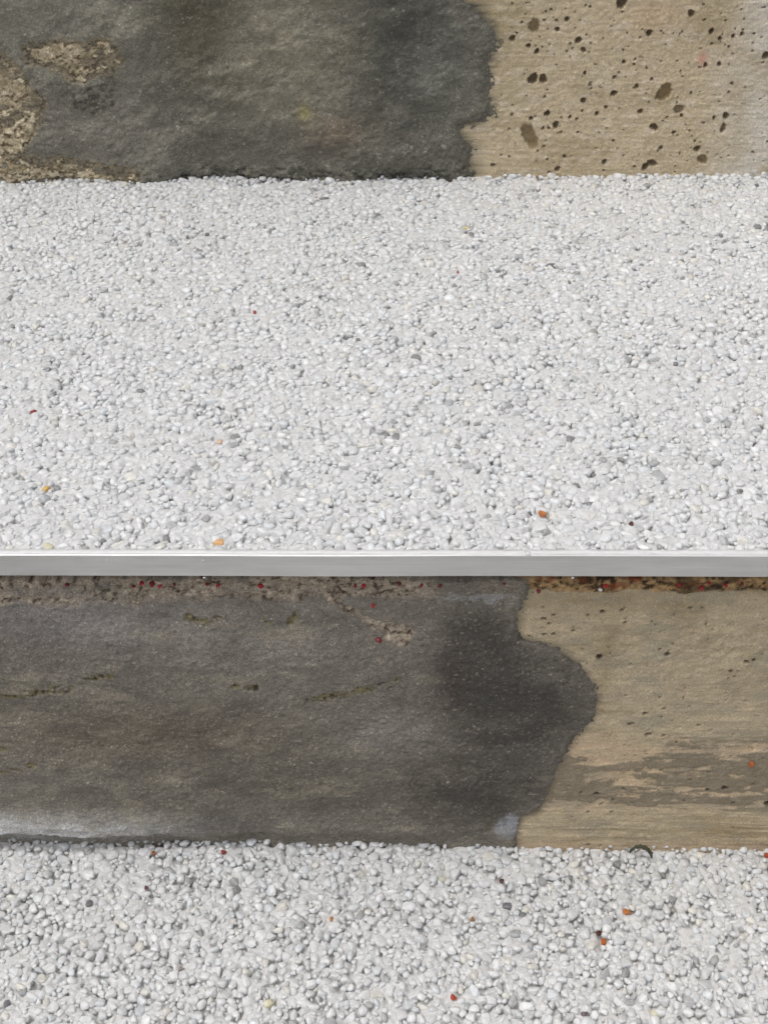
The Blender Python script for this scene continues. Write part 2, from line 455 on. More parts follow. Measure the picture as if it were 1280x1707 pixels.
def upper_cement(X, Z):
    wx, wz = X + 1.6 * fbm(X / 7, Z / 6, 21, 4) + 0.6 * fbm(X / 1.8, Z / 1.6, 22, 3), Z + 1.6 * fbm(X / 7, Z / 7, 23, 4) + 0.8 * fbm(X / 1.5, Z / 1.5, 44, 3)
    sd = poly_sd(wx, wz, edge_u)
    rm = rough_mask_u(X, Z)
    dk = sstep(-1.0, 1.0, poly_sd(X + 3 * fbm(X / 5, Z / 4, 24), Z + 2 * fbm(X / 5, Z / 4, 25), dark_rough_u))
    h = -0.5 + 1.05 * sstep(-1.6, 4.5, sd) + 0.9 * sstep(2, 30, sd)
    h = h + sstep(0, 12, sd) * swell_u(X, Z)
    h = h + 0.50 * fbm(X / 4.2, Z / 3.2, 29, 5, 0.62) + 0.20 * vnoise(X / 1.1, Z / 1.1, 30) + 0.7 * np.clip(vnoise(X / 1.4, Z / 1.3, 130) - 0.5, 0, 1) + 0.5 * np.clip(fbm(X / 6, Z / 5, 45, 3) - 0.25, 0, 1)
    zb = -0.0
    bot = 1 - sstep(2.0, 9.0, Z - zb + 2 * fbm(X / 9, Z / 6, 33))
    xb = on_wall(230, 200, YU)[0]
    h = h + bot * sstep(xb, xb + 25, X) * 2.6 * np.minimum(fbm(X / 3.4, Z / 2.6, 34, 4, 0.65) - 0.05, 0.2)   # ragged foot of the render
    h = h - rm * 1.5 + dk * 0.8 * fbm(X / 2.2, Z / 1.8, 35, 4, 0.65)
    ledge = 1 - sstep(0, 8, Z - 8 - 4 * fbm(X / 30, Z / 30, 36))
    h = h + ledge * (1 - sstep(xb - 10, xb + 30, X)) * 0.9
    col = np.broadcast_to(C_(104, 102, 92), X.shape + (3,)).copy()
    col = mix(col, C_(117, 114, 103), 0.8 * blob(X, Z, 100, 20, 170, 60, YU, S_U))
    col = mix(col, C_(112, 108, 99), 0.6 * blob(X, Z, 150, 215, 170, 60, YU, S_U))
    col = mix(col, C_(76, 72, 60), 0.9 * blob(X, Z, 325, 30, 75, 110, YU, S_U))
    col = mix(col, C_(127, 121, 105), 0.75 * np.clip(blob(X, Z, 490, 80, 120, 110, YU, S_U) * (1 + 0.6 * fbm(X / 11, Z / 8, 140, 4)), 0, 1))
    col = mix(col, C_(66, 65, 60), 0.85 * blob(X, Z, 680, 70, 105, 130, YU, S_U))
    col = mix(col, C_(104, 104, 96), 0.6 * blob(X, Z, 720, 105, 55, 55, YU, S_U))
    col = mix(col, C_(78, 76, 69), 0.6 * blob(X, Z, 600, 240, 250, 40, YU, S_U))
    col = mix(col, C_(138, 130, 84), 0.7 * blob(X, Z, 508, 186, 12, 12, YU, S_U))
    col = mix(col, C_(108, 95, 80), 0.6 * blob(X, Z, 560, 215, 60, 25, YU, S_U))
    f1 = fbm(X / 15, Z / 10, 37, 5, 0.6)
    col = col * (1 + 0.26 * f1)[..., None]
    f2 = fbm(X / 1.6, Z / 1.2, 38, 4, 0.7)
    col = col * (1 + 0.22 * f2)[..., None]
    col = mix(col, C_(150, 146, 138), 0.55 * sstep(0.55, 0.9, fbm(X / 3.2, Z / 2.4, 39, 4, 0.7)))
    col = mix(col, C_(52, 48, 40), dk * 0.75 * sstep(-0.2, 0.5, fbm(X / 2.0, Z / 1.6, 40, 4, 0.7)))
    col = mix(col, C_(50, 48, 43), 0.8 * bot * sstep(0.0, 0.6, fbm(X / 2.6, Z / 2.0, 41, 4, 0.65)))
    edge = 1 - sstep(0, 7, sd)
    col = mix(col, C_(72, 69, 60), 0.45 * edge)
    edge_r = rm * (1 - rm) * 4
    col = mix(col, mix(np.broadcast_to(C_(132, 120, 98), col.shape), C_(72, 62, 48), sstep(-0.1, 0.4, fbm(X / 1.8, Z / 1.4, 141, 4, 0.7))), 0.75 * np.clip(edge_r, 0, 1))
    return h, np.clip(col, 0.01, 0.9), (sd > -2.5) & (X < 70)

upper = tag(empty('concrete_riser', (0, YU, 0)), 'upper step riser of pitted beige concrete, left two thirds smeared with grey cement', 'riser')
def child_surface(*a):
    o = surface(*a)
    root = a[6]
    o.location = -root.location            # mesh data is in world metres
    return o
xu = np.concatenate([axis(-HW * 1000, -110, -214, -112, 0.55, 2.2), np.arange(-105, 30, 5.0), axis(32, HW * 1000, 33, 214, 0.5, 2.2)])
zu = np.concatenate([np.arange(-5, 104, 0.5), np.arange(110, 165.1, 2.5)])
child_surface('concrete_face', xu, zu, upper_concrete, YU, M_CONC, upper)
xc = axis(-HW * 1000, 66, -214, 65, 0.6, 2.2)
child_surface('cement_patch', xc, zu, upper_cement, YU, M_CEM, upper)

# ---- lower riser -------------------------------------------------------------
YL = 0.005
S_L = 4.4
RMM = RISE * 1000
holes_l = []
for (px, py, rx, rz, fil) in [(999, 1096, 5.5, 5, .3), (1112, 1090, 5, 3, .1), (906, 1032, 4.5, 2.6, 0), (922, 1025, 3.5, 2, 0), (915, 1040, 3.5, 2, 0), (907, 1058, 3.5, 2, 0),
        (922, 1057, 3.5, 2, 0), (980, 1025, 2.5, 2, 0), (1004, 1019, 4.5, 3, .2), (1036, 1016, 3.5, 2, 0), (1042, 1038, 3, 2, 0), (1075, 1190, 4.5, 3, 0), (1051, 1207, 5.5, 3, 0),
        (1080, 1225, 5.5, 3.5, 0), (1106, 1182, 3, 2, 0), (968, 1322, 3.5, 2.2, 0), (994, 1324, 6, 3, 0), (1040, 1317, 3, 2.2, 0), (1207, 1313, 6, 4, 0), (1179, 1317, 4, 3, 0),
        (1150, 1012, 3.5, 2, 0), (1100, 1082, 3, 2, 0), (955, 1052, 2.5, 2, 0), (1164, 1210, 3, 2, 0), (1106, 1226, 3, 2, 0), (1019, 1354, 3, 2, 0), (980, 1354, 3, 2, 0),
        (1244, 1103, 4, 4, .3), (1218, 1118, 3, 3, 0), (1256, 1100, 3, 3, 0), (1102, 1286, 3, 2, 0), (1048, 1287, 2.5, 2, 0), (980, 1408, 3.5, 2, 0), (1000, 1409, 3.5, 2, 0),
        (1280, 1340, 7, 6, 0), (1150, 1300, 2.5, 2.5, 0), (1021, 1334, 2.6, 2, 0), (1002, 1342, 3.5, 2.4, 0), (1140, 1335, 2.8, 2, 0), (1222, 1338, 3, 2, 0)]:
    x, z = on_wall(px, py, YL)
    rx, rz = rx / S_L, rz / (S_L * 0.8)
    holes_l.append((x, z, rx, rz, min(1.1 * min(rx, rz) + 0.5, 2.2), fil))
r_ = np.random.default_rng(13)
for k in range(190):
    x, z = on_wall(r_.uniform(880, 1500), r_.uniform(1000, 1410), YL)
    s = 0.22 + 0.22 * r_.random() ** 2.5
    holes_l.append((x, z, s * 1.3, s, 0.8, 0))

edge_l = wall_pts([(-500, 930), (884, 930), (882, 985), (877, 1002), (862, 1020), (862, 1050), (872, 1064), (905, 1072), (935, 1084), (966, 1106), (990, 1140), (998, 1165), (990, 1196),
                   (962, 1228), (946, 1252), (926, 1290), (912, 1330), (900, 1352), (872, 1362), (862, 1390), (866, 1460), (-500, 1460)], YL)
crack_l = wall_pts([(540, 998), (566, 1006), (592, 1022), (622, 1040), (650, 1052), (672, 1058)], YL)
lich_l = [wall_pts(p, YL) for p in ([(-60, 1150), (0, 1156), (40, 1154), (70, 1146), (120, 1143)], [(500, 1168), (540, 1160), (590, 1150), (622, 1144), (660, 1132)],
                                    [(440, 1034), (470, 1042), (490, 1028)], [(310, 1028), (340, 1030), (368, 1027)], [(-40, 1290), (20, 1282), (60, 1268)], [(150, 1128), (190, 1122)],
                                    [(-20, 1248), (12, 1246)], [(390, 1140), (430, 1142)])]
ZTOP = -8.0

def band_edge(X):          # foot of the rough mortar band under the trim
    return on_wall(300, 1000, YL)[1] + 2.2 * fbm(X / 16, X * 0 + 3.1, 51, 4, 0.6)

def lower_concrete(X, Z):
    D, B = pits(X, Z, holes_l, 8)
    sdl = poly_sd(X, Z, edge_l)
    zf = Z + RMM                                         # height above the lower tread
    warp = Z + 1.2 * fbm(X / 38, Z / 12, 61) 
    gr = board_grain(X, warp, 62)
    foot = 1 - sstep(14, 24, zf + 3 * fbm(X / 40, Z / 20, 63))
    ridg = 1.3 * fbm(X / 70, (warp + 0.9 * fbm(X / 50, Z / 5, 64)) / 3.0, 64, 3, 0.55) + 0.6 * fbm(X / 35, Z / 1.2, 65, 4)
    h = 0.12 * gr + 0.22 * fbm(X / 3.0, Z / 2.2, 66, 5, 0.6) + 0.5 * fbm(X / 40, Z / 25, 67) + 0.06 * vnoise(X / 0.7, Z / 0.7, 68) + foot * 0.26 * ridg
    xl = on_wall(1180, 1060, YL)[0]
    scal = blob(X, Z, 1190, 1075, 110, 55, YL, S_L)
    h = h + scal * 0.9 * fbm(X / 5, Z / 5, 69, 3) - D
    bn = sstep(-0.8, 0.8, Z + 1.5 * fbm(X / 6, Z / 4, 70) - on_wall(1000, 984, YL)[1])    # crumbly mortar under the trim
    h = h + bn * (0.3 + 0.9 * fbm(X / 2.4, Z / 2.0, 71, 5, 0.65))
    col = np.broadcast_to(C_(161, 148, 124), X.shape + (3,)).copy()
    col = mix(col, C_(140, 125, 99), 0.7 * sstep(-0.1, 0.8, fbm(X / 30, Z / 10, 72)))
    col = mix(col, C_(168, 152, 126), 0.6 * sstep(0.1, 0.8, fbm(X / 18, Z / 3, 73)))
    col = mix(col, C_(122, 106, 78), 0.55 * blob(X, Z, 1010, 1100, 18, 70, YL, S_L))
    col = mix(col, C_(126, 112, 84), 0.45 * blob(X, Z, 1010, 1000, 160, 22, YL, S_L))
    col = mix(col, C_(176, 154, 128), 0.7 * blob(X, Z, 1010, 1265, 75, 40, YL, S_L))
    # grey slurry film with pale scraped islands, dragged along the boards
    sm = fbm(X / 24 + 0.7 * fbm(X / 9, Z / 4, 74), Z / 6.5 + 0.25 * fbm(X / 10, Z / 5, 174), 75, 5, 0.6)
    sm2 = fbm(X / 12, Z / 1.5, 175, 4, 0.6)
    zt, zb = on_wall(1100, 1228, YL)[1], on_wall(1100, 1352, YL)[1]
    xe = on_wall(905, 1290, YL)[0]
    band = sstep(zt + 5, zt - 8, Z + 4 * fbm(X / 20, Z / 9, 176)) * sstep(zb - 3, zb + 4, Z) 
    bias = 0.55 * blob(X, Z, 1020, 1262, 85, 34, YL, S_L) + 0.25 * blob(X, Z, 1120, 1290, 60, 18, YL, S_L) - 0.6 * blob(X, Z, 1030, 1322, 130, 16, YL, S_L) - 0.5 * blob(X, Z, 1130, 1245, 60, 16, YL, S_L) - 0.5 * blob(X, Z, 958, 1296, 26, 18, YL, S_L)
    pale = sstep(0.02, 0.16, sm + 0.45 * sm2 + bias)
    gm = band * (1 - pale)
    col = mix(col, C_(176, 156, 130), 0.9 * band * pale * sstep(-0.8, 0.3, fbm(X / 10, Z / 3, 177)))
    col = mix(col, C_(116, 107, 92), 0.88 * gm)
    h = h + 0.22 * gm - 0.12 * band * pale
    blot = fbm(X / 4.5, Z / 3.2, 178, 5, 0.65)
    col = col * (1 + 0.17 * blot)[..., None]
    col = mix(col, C_(138, 130, 114), 0.55 * sstep(0.0, 0.6, fbm(X / 14, Z / 8, 179, 5, 0.6)) * (1 - gm))
    streak = fbm(X / 60, warp / 1.3, 76, 4, 0.6)
    col = mix(col, C_(128, 112, 84), 0.5 * foot * sstep(-0.1, 0.6, -ridg * 0.5 + streak))
    col = mix(col, C_(180, 166, 140), 0.45 * foot * sstep(0.1, 0.7, ridg * 0.4 + streak))
    col = mix(col, C_(150, 124, 104), 0.3 * (1 - sstep(0, 4.5, zf)))
    col = mix(col, C_(198, 190, 172), 0.55 * sstep(0.62, 0.85, fbm(X / 2.0, Z / 1.6, 77, 3, 0.7)) * np.clip(blob(X, Z, 1075, 1030, 40, 30, YL, S_L) + blob(X, Z, 1060, 1115, 40, 22, YL, S_L) + 0.5 * scal + 0.15, 0, 1))
    col = mix(col, C_(58, 48, 36), np.clip(D / 1.0, 0, 1) * 0.75)  # pit shade put into the colour by depth
    n1 = fbm(X / 2.2, Z / 1.8, 78, 4, 0.7)
    mort = mix(np.broadcast_to(C_(144, 118, 84), col.shape), C_(60, 48, 34), sstep(-0.1, 0.4, n1))
    mort = mix(mort, C_(168, 140, 100), sstep(0.1, 0.6, -n1))
    mort = mix(mort, C_(124, 60, 38), 0.55 * sstep(0.3, 0.65, fbm(X / 5, Z / 3, 79)))
    mort = mix(mort, C_(52, 44, 32), 0.7 * sstep(0.1, 0.6, fbm(X / 9, Z / 4, 180)))
    mort = mix(mort, C_(72, 62, 54), 0.8 * sstep(-2, 2, sdl))
    col = mix(col, C_(66, 62, 57), 0.95 * sstep(-0.5, 1.5, sdl))
    col = mix(col, mort, bn)
    h = h - 3.0 * sstep(1, 8, sdl) - 4.0 * sstep(-2, 6, sdl) * (1 - sstep(8, 16, zf))
    h = h - 8.0 * sstep(-14.3, -13.8, Z + 0.5 * fbm(X / 5, X * 0 + 7, 196, 4))
    halo = sstep(-3.0, 0.5, sdl + 1.2 * fbm(X / 3, Z / 1.6, 193, 4, 0.6)) * (1 - bn)
    col = mix(col, C_(98, 90, 76), 0.6 * halo)
    return h, np.clip(col, 0.01, 0.9), None

def lower_cement(X, Z):
    wx, wz = X + 0.9 * fbm(X / 7, Z / 6, 81, 4) + 0.35 * fbm(X / 1.6, Z / 1.6, 82, 3), Z + 0.9 * fbm(X / 7, Z / 7, 83, 4)
    sd = poly_sd(wx, wz, edge_l)
    zf = Z + RMM
    fx = np.clip((on_wall(330, 1300, YL)[0] - X) / 60, 0, 1)                      # 1 at the far left
    h = -0.5 + 1.0 * sstep(-1.2, 3.0, sd) + 1.2 * sstep(2, 25, sd)
    h = h + sstep(0, 12, sd) * (1.7 * fbm(X / 46, Z / 30, 84, 3) + 0.6 * fbm(X / 14, Z / 9, 85, 3))
    h = h + 0.22 * fbm(X / 3.4, Z / 2.6, 86, 4, 0.66) + 0.18 * vnoise(X / 1.1, Z / 1.1, 87) + 1.0 * np.clip(vnoise(X / 1.3, Z / 1.3, 187) - 0.5, 0, 1)
    # swollen foot on the left that stands proud of the pebbles and is hollow underneath
    zc = 15 + 2.5 * fbm(X / 30, X * 0, 88)
    sw = np.where(zf > zc, np.exp(-((zf - zc) / 9.0) ** 2), 1.0)
    und = 1 - sstep(4.0, 9.0, zf + 1.4 * fbm(X / 10, X * 0 + 2, 89) - 2.2 * fx)
    h = h + sstep(0, 1, fx) * 4.2 * sw - (0.15 + 0.85 * fx) * und * 6.0
    xm = on_wall(700, 1300, YL)[0]
    h = h - und * 1.2 * sstep(xm + 20, xm - 30, X)
    # ring mark, lichen cracks, broken band under the trim, crumbled crack
    cx, cz = on_wall(368, 1206, YL)
    rr = np.hypot(X - cx, (Z - cz))
    h = h + 0.55 * np.exp(-((rr - 10) / 2.5) ** 2) - 0.3 * np.exp(-(rr / 7) ** 2)
    wX, wZ = X + 1.6 * fbm(X / 5, Z / 4, 90), Z + 1.3 * fbm(X / 4, Z / 4, 91)
    dl = np.minimum.reduce([seg_dist(wX, wZ, p) for p in lich_l])
    lm = (1 - sstep(0.5, 2.6, dl + 0.9 * fbm(X / 2.2, Z / 1.6, 192, 3))) * sstep(-0.35, 0.15, fbm(X / 4, Z / 2, 92))
    h = h - lm * (0.5 + 0.7 * fbm(X / 1.6, Z / 1.4, 93, 3))
    dc = seg_dist(wX, wZ, crack_l)
    xk = on_wall(672, 1058, YL)[0]
    cw = 2.0 + 3.0 * np.exp(-((X - xk) / 7) ** 2)
    cm = 1 - sstep(cw * 0.55, cw, dc + 0.8 * fbm(X / 2.5, Z / 2.5, 94))
    be = band_edge(X)
    bx = sstep(on_wall(885, 990, YL)[0], on_wall(860, 990, YL)[0], X)
    bm = sstep(-0.5, 1.0, Z - be + 1.2 * fbm(X / 4, Z / 3, 95))
    bm = bm * (0.35 + 0.65 * sstep(on_wall(740, 990, YL)[0], on_wall(690, 990, YL)[0], X)) * bx * (0.3 + 0.7 * sstep(-0.45, 0.1, fbm(X / 13, Z / 5, 195, 4)))
    rmk = np.maximum(cm, bm)
    h = h + rmk * (-0.9 + 1.2 * fbm(X / 2.4, Z / 2.0, 96, 5, 0.65))
    # colour
    col = np.broadcast_to(C_(108, 103, 94), X.shape + (3,)).copy()
    col = mix(col, C_(126, 122, 120), 0.7 * blob(X, Z, 120, 1030, 260, 50, YL, S_L))
    col = mix(col, C_(116, 111, 103), 0.8 * blob(X, Z, 430, 1060, 230, 90, YL, S_L))
    col = mix(col, C_(92, 84, 73), 0.7 * blob(X, Z, 250, 1220, 260, 60, YL, S_L))
    col = mix(col, C_(88, 83, 73), 0.6 * blob(X, Z, 520, 1300, 240, 70, YL, S_L))
    dkz = np.clip(blob(X, Z, 860, 1180, 150, 110, YL, S_L) + blob(X, Z, 790, 1080, 60, 80, YL, S_L) + 0.8 * blob(X, Z, 800, 1330, 160, 80, YL, S_L), 0, 1)
    col = mix(col, C_(69, 66, 61), 0.95 * sstep(0.0, 0.95, dkz + 0.15 * fbm(X / 9, Z / 7, 302, 4)))
    col = mix(col, C_(118, 114, 108), 0.75 * blob(X, Z, 655, 1215, 70, 45, YL, S_L))
    col = mix(col, C_(70, 60, 54), 0.5 * blob(X, Z, 745, 1130, 25, 50, YL, S_L))
    col = mix(col, C_(136, 138, 142), 0.85 * sstep(0.22, 0.6, blob(X, Z, 852, 1382, 26, 30, YL, S_L) + 0.25 * fbm(X / 5, Z / 5, 97)))
    col = mix(col, C_(188, 188, 188), 1.0 * np.clip(1.25 * blob(X, Z, 50, 1376, 230, 27, YL, S_L) * (0.75 + 0.5 * fbm(X / 12, Z / 4, 98, 5, 0.6)), 0, 1))
    col = mix(col, C_(80, 76, 75), 0.7 * blob(X, Z, 250, 1388, 34, 10, YL, S_L))
    col = mix(col, C_(84, 80, 78), 0.5 * blob(X, Z, 390, 1366, 90, 14, YL, S_L))
    f1 = fbm(X / 14, Z / 9, 99, 5, 0.6)
    col = col * (1 + 0.18 * f1)[..., None]
    f2 = fbm(X / 1.5, Z / 1.3, 100, 4, 0.75)
    col = col * (1 + 0.24 * f2)[..., None]
    col = mix(col, C_(160, 150, 132), 0.5 * sstep(0.62, 0.92, fbm(X / 1.5, Z / 1.3, 101, 3, 0.7)))
    scuff = sstep(0.15, 0.8, fbm(X / 17, Z / 8, 301, 5, 0.62)) * (1 - dkz)
    col = mix(col, C_(136, 129, 114), 0.5 * scuff)
    nn = fbm(X / 1.4, Z / 1.2, 102, 3, 0.7)
    lic = mix(np.broadcast_to(C_(110, 102, 74), col.shape), C_(42, 37, 27), sstep(0.0, 0.5, nn))
    col = mix(col, lic, lm * 0.9)
    n1 = fbm(X / 1.9, Z / 1.6, 103, 4, 0.7)
    mort = mix(np.broadcast_to(C_(148, 136, 120), col.shape), C_(68, 58, 48), sstep(0.05, 0.55, n1))
    mort = mix(mort, C_(178, 166, 150), sstep(0.2, 0.65, -n1))
    mort = mix(mort, C_(120, 60, 50), 0.7 * sstep(0.35, 0.7, fbm(X / 4, Z / 2.5, 104)) * sstep(-13, -10.5, Z))
    col = mix(col, mort, np.maximum(bm, cm) * 0.95)
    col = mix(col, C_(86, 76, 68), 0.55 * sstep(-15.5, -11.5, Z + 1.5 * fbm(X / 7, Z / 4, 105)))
    col = mix(col, C_(150, 150, 150), 0.5 * sstep(0.45, 0.9, blob(X, Z, 790, 996, 90, 10, YL, S_L) + 0.6 * fbm(X / 2.5, Z / 1.4, 106)))
    col = mix(col, C_(62, 58, 52), 0.5 * (1 - sstep(0, 1.8, sd)))
    h = h - 8.5 * sstep(-15.4, -14.9, Z + 0.5 * fbm(X / 5, X * 0 + 7, 196, 4))      # open slot between trim and render
    return h, np.clip(col, 0.01, 0.9), (sd > -2.0)

lower = tag(empty('concrete_riser', (0, YL, -RISE)), 'lower step riser under the metal edge, dark grey cement with streaked beige concrete at right', 'riser')
zl = np.arange(-RMM - 7, -5, 0.5)
child_surface('concrete_face', np.concatenate([np.arange(-HW * 1000, 35, 4.0), axis(37, HW * 1000, 38, 160, 0.5, 2.2)]), zl, lower_concrete, YL, M_CONC, lower)
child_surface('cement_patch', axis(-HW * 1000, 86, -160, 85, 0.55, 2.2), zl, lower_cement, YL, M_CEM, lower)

# ------------------------------------------------------------------ pebble treads
def icosphere(sub):
    p = (1 + 5 ** 0.5) / 2
    V = [(-1, p, 0), (1, p, 0), (-1, -p, 0), (1, -p, 0), (0, -1, p), (0, 1, p), (0, -1, -p), (0, 1, -p), (p, 0, -1), (p, 0, 1), (-p, 0, -1), (-p, 0, 1)]
    F = [(0, 11, 5), (0, 5, 1), (0, 1, 7), (0, 7, 10), (0, 10, 11), (1, 5, 9), (5, 11, 4), (11, 10, 2), (10, 7, 6), (7, 1, 8),
         (3, 9, 4), (3, 4, 2), (3, 2, 6), (3, 6, 8), (3, 8, 9), (4, 9, 5), (2, 4, 11), (6, 2, 10), (8, 6, 7), (9, 8, 1)]
    V = [np.array(v) / np.linalg.norm(v) for v in V]
    for _ in range(sub):
        cache, G = {}, []
        def mid(a, b):
            k = (min(a, b), max(a, b))
            if k not in cache:
                q = V[a] + V[b]; V.append(q / np.linalg.norm(q)); cache[k] = len(V) - 1
            return cache[k]
        for a, b, c in F:
            ab, bc, ca = mid(a, b), mid(b, c), mid(c, a)
            G += [(a, ab, ca), (b, bc, ab), (c, ca, bc), (ab, bc, ca)]
        F = G
    return np.array(V), np.array(F)

def stone_shapes(sub, count, seed):
    V0, F0 = icosphere(sub)
    r_ = np.random.default_rng(seed)
    out = []
    for _ in range(count):
        V = V0.copy()
        for _k in range(r_.integers(8, 13)):                      # broken faces, softened
            nrm = r_.normal(size=3); nrm /= np.linalg.norm(nrm)
            d = r_.uniform(0.48, 0.80)
            over = np.maximum(V @ nrm - d, 0)
            V -= np.outer(over, nrm)
        V *= 1 + r_.normal(0, 0.03, (len(V), 1))
        V *= np.array([1.0, r_.uniform(0.66, 1.0), r_.uniform(0.70, 0.95)])
        a = r_.normal(0, 0.25, 2)                                  # lies on its flat side, trowelled level on top
        rx = np.array([[1, 0, 0], [0, math.cos(a[0]), -math.sin(a[0])], [0, math.sin(a[0]), math.cos(a[0])]])
        V = V @ rx.T
        V[:, 2] -= np.maximum(V[:, 2] - r_.uniform(0.36, 0.55), 0) * 0.8
        V /= np.hypot(V[:, 0], V[:, 1]).max() / 1.16
        V[:, 2] -= V[:, 2].max()                                   # origin on top
        out.append(V)
    return np.array(out), F0

NSH = 28
SH1, FA1 = stone_shapes(1, NSH, 21)
SH0, FA0 = stone_shapes(0, NSH, 22)

def pack(x0, x1, y0, y1, radii_mm, overlap, darts, seed):
    """dart throwing, big stones first: returns x, y, r in mm"""
    r_ = np.random.default_rng(seed)
    cell = 3.0
    grid = {}
    out = []
    for (rlo, rhi, nd) in radii_mm:
        n = int(nd * darts)
        xs = r_.uniform(x0, x1, n); ys = r_.uniform(y0, y1, n); rs = r_.uniform(rlo, rhi, n)
        for x, y, r in zip(xs.tolist(), ys.tolist(), rs.tolist()):
            i, j = int(x // cell), int(y // cell)
            ok = True
            for a in (i - 1, i, i + 1):
                for b in (j - 1, j, j + 1):
                    for (qx, qy, qr) in grid.get((a, b), ()):
                        dd = (r + qr) * overlap
                        if (qx - x) ** 2 + (qy - y) ** 2 < dd * dd:
                            ok = False; break
                    if not ok: break
                if not ok: break
            if ok:
                grid.setdefault((i, j), []).append((x, y, r)); out.append((x, y, r))
    return np.array(out)

def lying_mats(n, r_):
    a = r_.uniform(0, 2 * math.pi, n); t = r_.normal(0, 0.13, (n, 2))
    Rz = np.zeros((n, 3, 3)); Rz[:, 0, 0] = Rz[:, 1, 1] = np.cos(a); Rz[:, 0, 1] = -np.sin(a); Rz[:, 1, 0] = np.sin(a); Rz[:, 2, 2] = 1
    Tx = np.zeros((n, 3, 3)); Tx[:, 0, 0] = 1; Tx[:, 1, 1] = Tx[:, 2, 2] = np.cos(t[:, 0]); Tx[:, 1, 2] = -np.sin(t[:, 0]); Tx[:, 2, 1] = np.sin(t[:, 0])
    Ty = np.zeros((n, 3, 3)); Ty[:, 1, 1] = 1; Ty[:, 0, 0] = Ty[:, 2, 2] = np.cos(t[:, 1]); Ty[:, 0, 2] = np.sin(t[:, 1]); Ty[:, 2, 0] = -np.sin(t[:, 1])
    return Tx @ Ty @ Rz

def rot_mats(n, r_):
    q = r_.normal(size=(n, 4)); q /= np.linalg.norm(q, axis=1)[:, None]
    w, x, y, z = q.T
    return np.stack([np.stack([1 - 2 * (y * y + z * z), 2 * (x * y - z * w), 2 * (x * z + y * w)], -1),
                     np.stack([2 * (x * y + z * w), 1 - 2 * (x * x + z * z), 2 * (y * z - x * w)], -1),
                     np.stack([2 * (x * z - y * w), 2 * (y * z + x * w), 1 - 2 * (x * x + y * y)], -1)], 1)

SHARED = []
for i in range(NSH):
    me = bpy.data.meshes.new('pebble')
    me.from_pydata([tuple(v) for v in SH1[i]], [], [tuple(int(q) for q in f) for f in FA1])
    me.materials.append(M_STONE_ONE); me.update()
    SHARED.append(me)

def joined(pos, r, which, rot, col, shapes, faces, name, parent):
    nv = shapes.shape[1]
    V = np.einsum('nij,nvj->nvi', rot, shapes[which]) * r[:, None, None] + pos[:, None, :]
    F = (faces[None] + (np.arange(len(pos)) * nv)[:, None, None]).reshape(-1, 3)
    o = np_mesh(name, V.reshape(-1, 3), F, M_STONE, parent, np.repeat(col, nv, 0), smooth=False)
    o.location = -parent.location
    o['kind'] = 'stuff'
    return o

def to_px(P):
    d = P - CAM; z = d @ FW
    return np.stack([640 + FPX * (d @ RT) / z, 853.5 - FPX * (d @ UP) / z], -1), FPX / z

WHITE = np.array([0.80, 0.805, 0.80])
def stone_colours(n, r_):
    t = np.clip(r_.normal(0.95, 0.06, n), 0.7, 1.06)
    k = r_.random(n)
    t = np.where(k < 0.03, r_.uniform(0.55, 0.75, n), t)
    t = np.where(k < 0.006, r_.uniform(0.30, 0.5, n), t)
    c = WHITE[None] * t[:, None]
    tint = r_.random(n)
    c[tint < 0.05] *= np.array([1.0, 0.97, 0.90])
    c[(tint > 0.05) & (tint < 0.16)] *= np.array([0.965, 0.985, 1.0])
    return np.minimum(c, 0.86)

RED, ORANGE, YELLOW, PALE, BROWN, GREY, DGREY = (0.34, 0.05, 0.045), (0.50, 0.19, 0.06), (0.70, 0.46, 0.16), (0.72, 0.68, 0.50), (0.10, 0.035, 0.025), (0.40, 0.40, 0.40), (0.22, 0.22, 0.225)

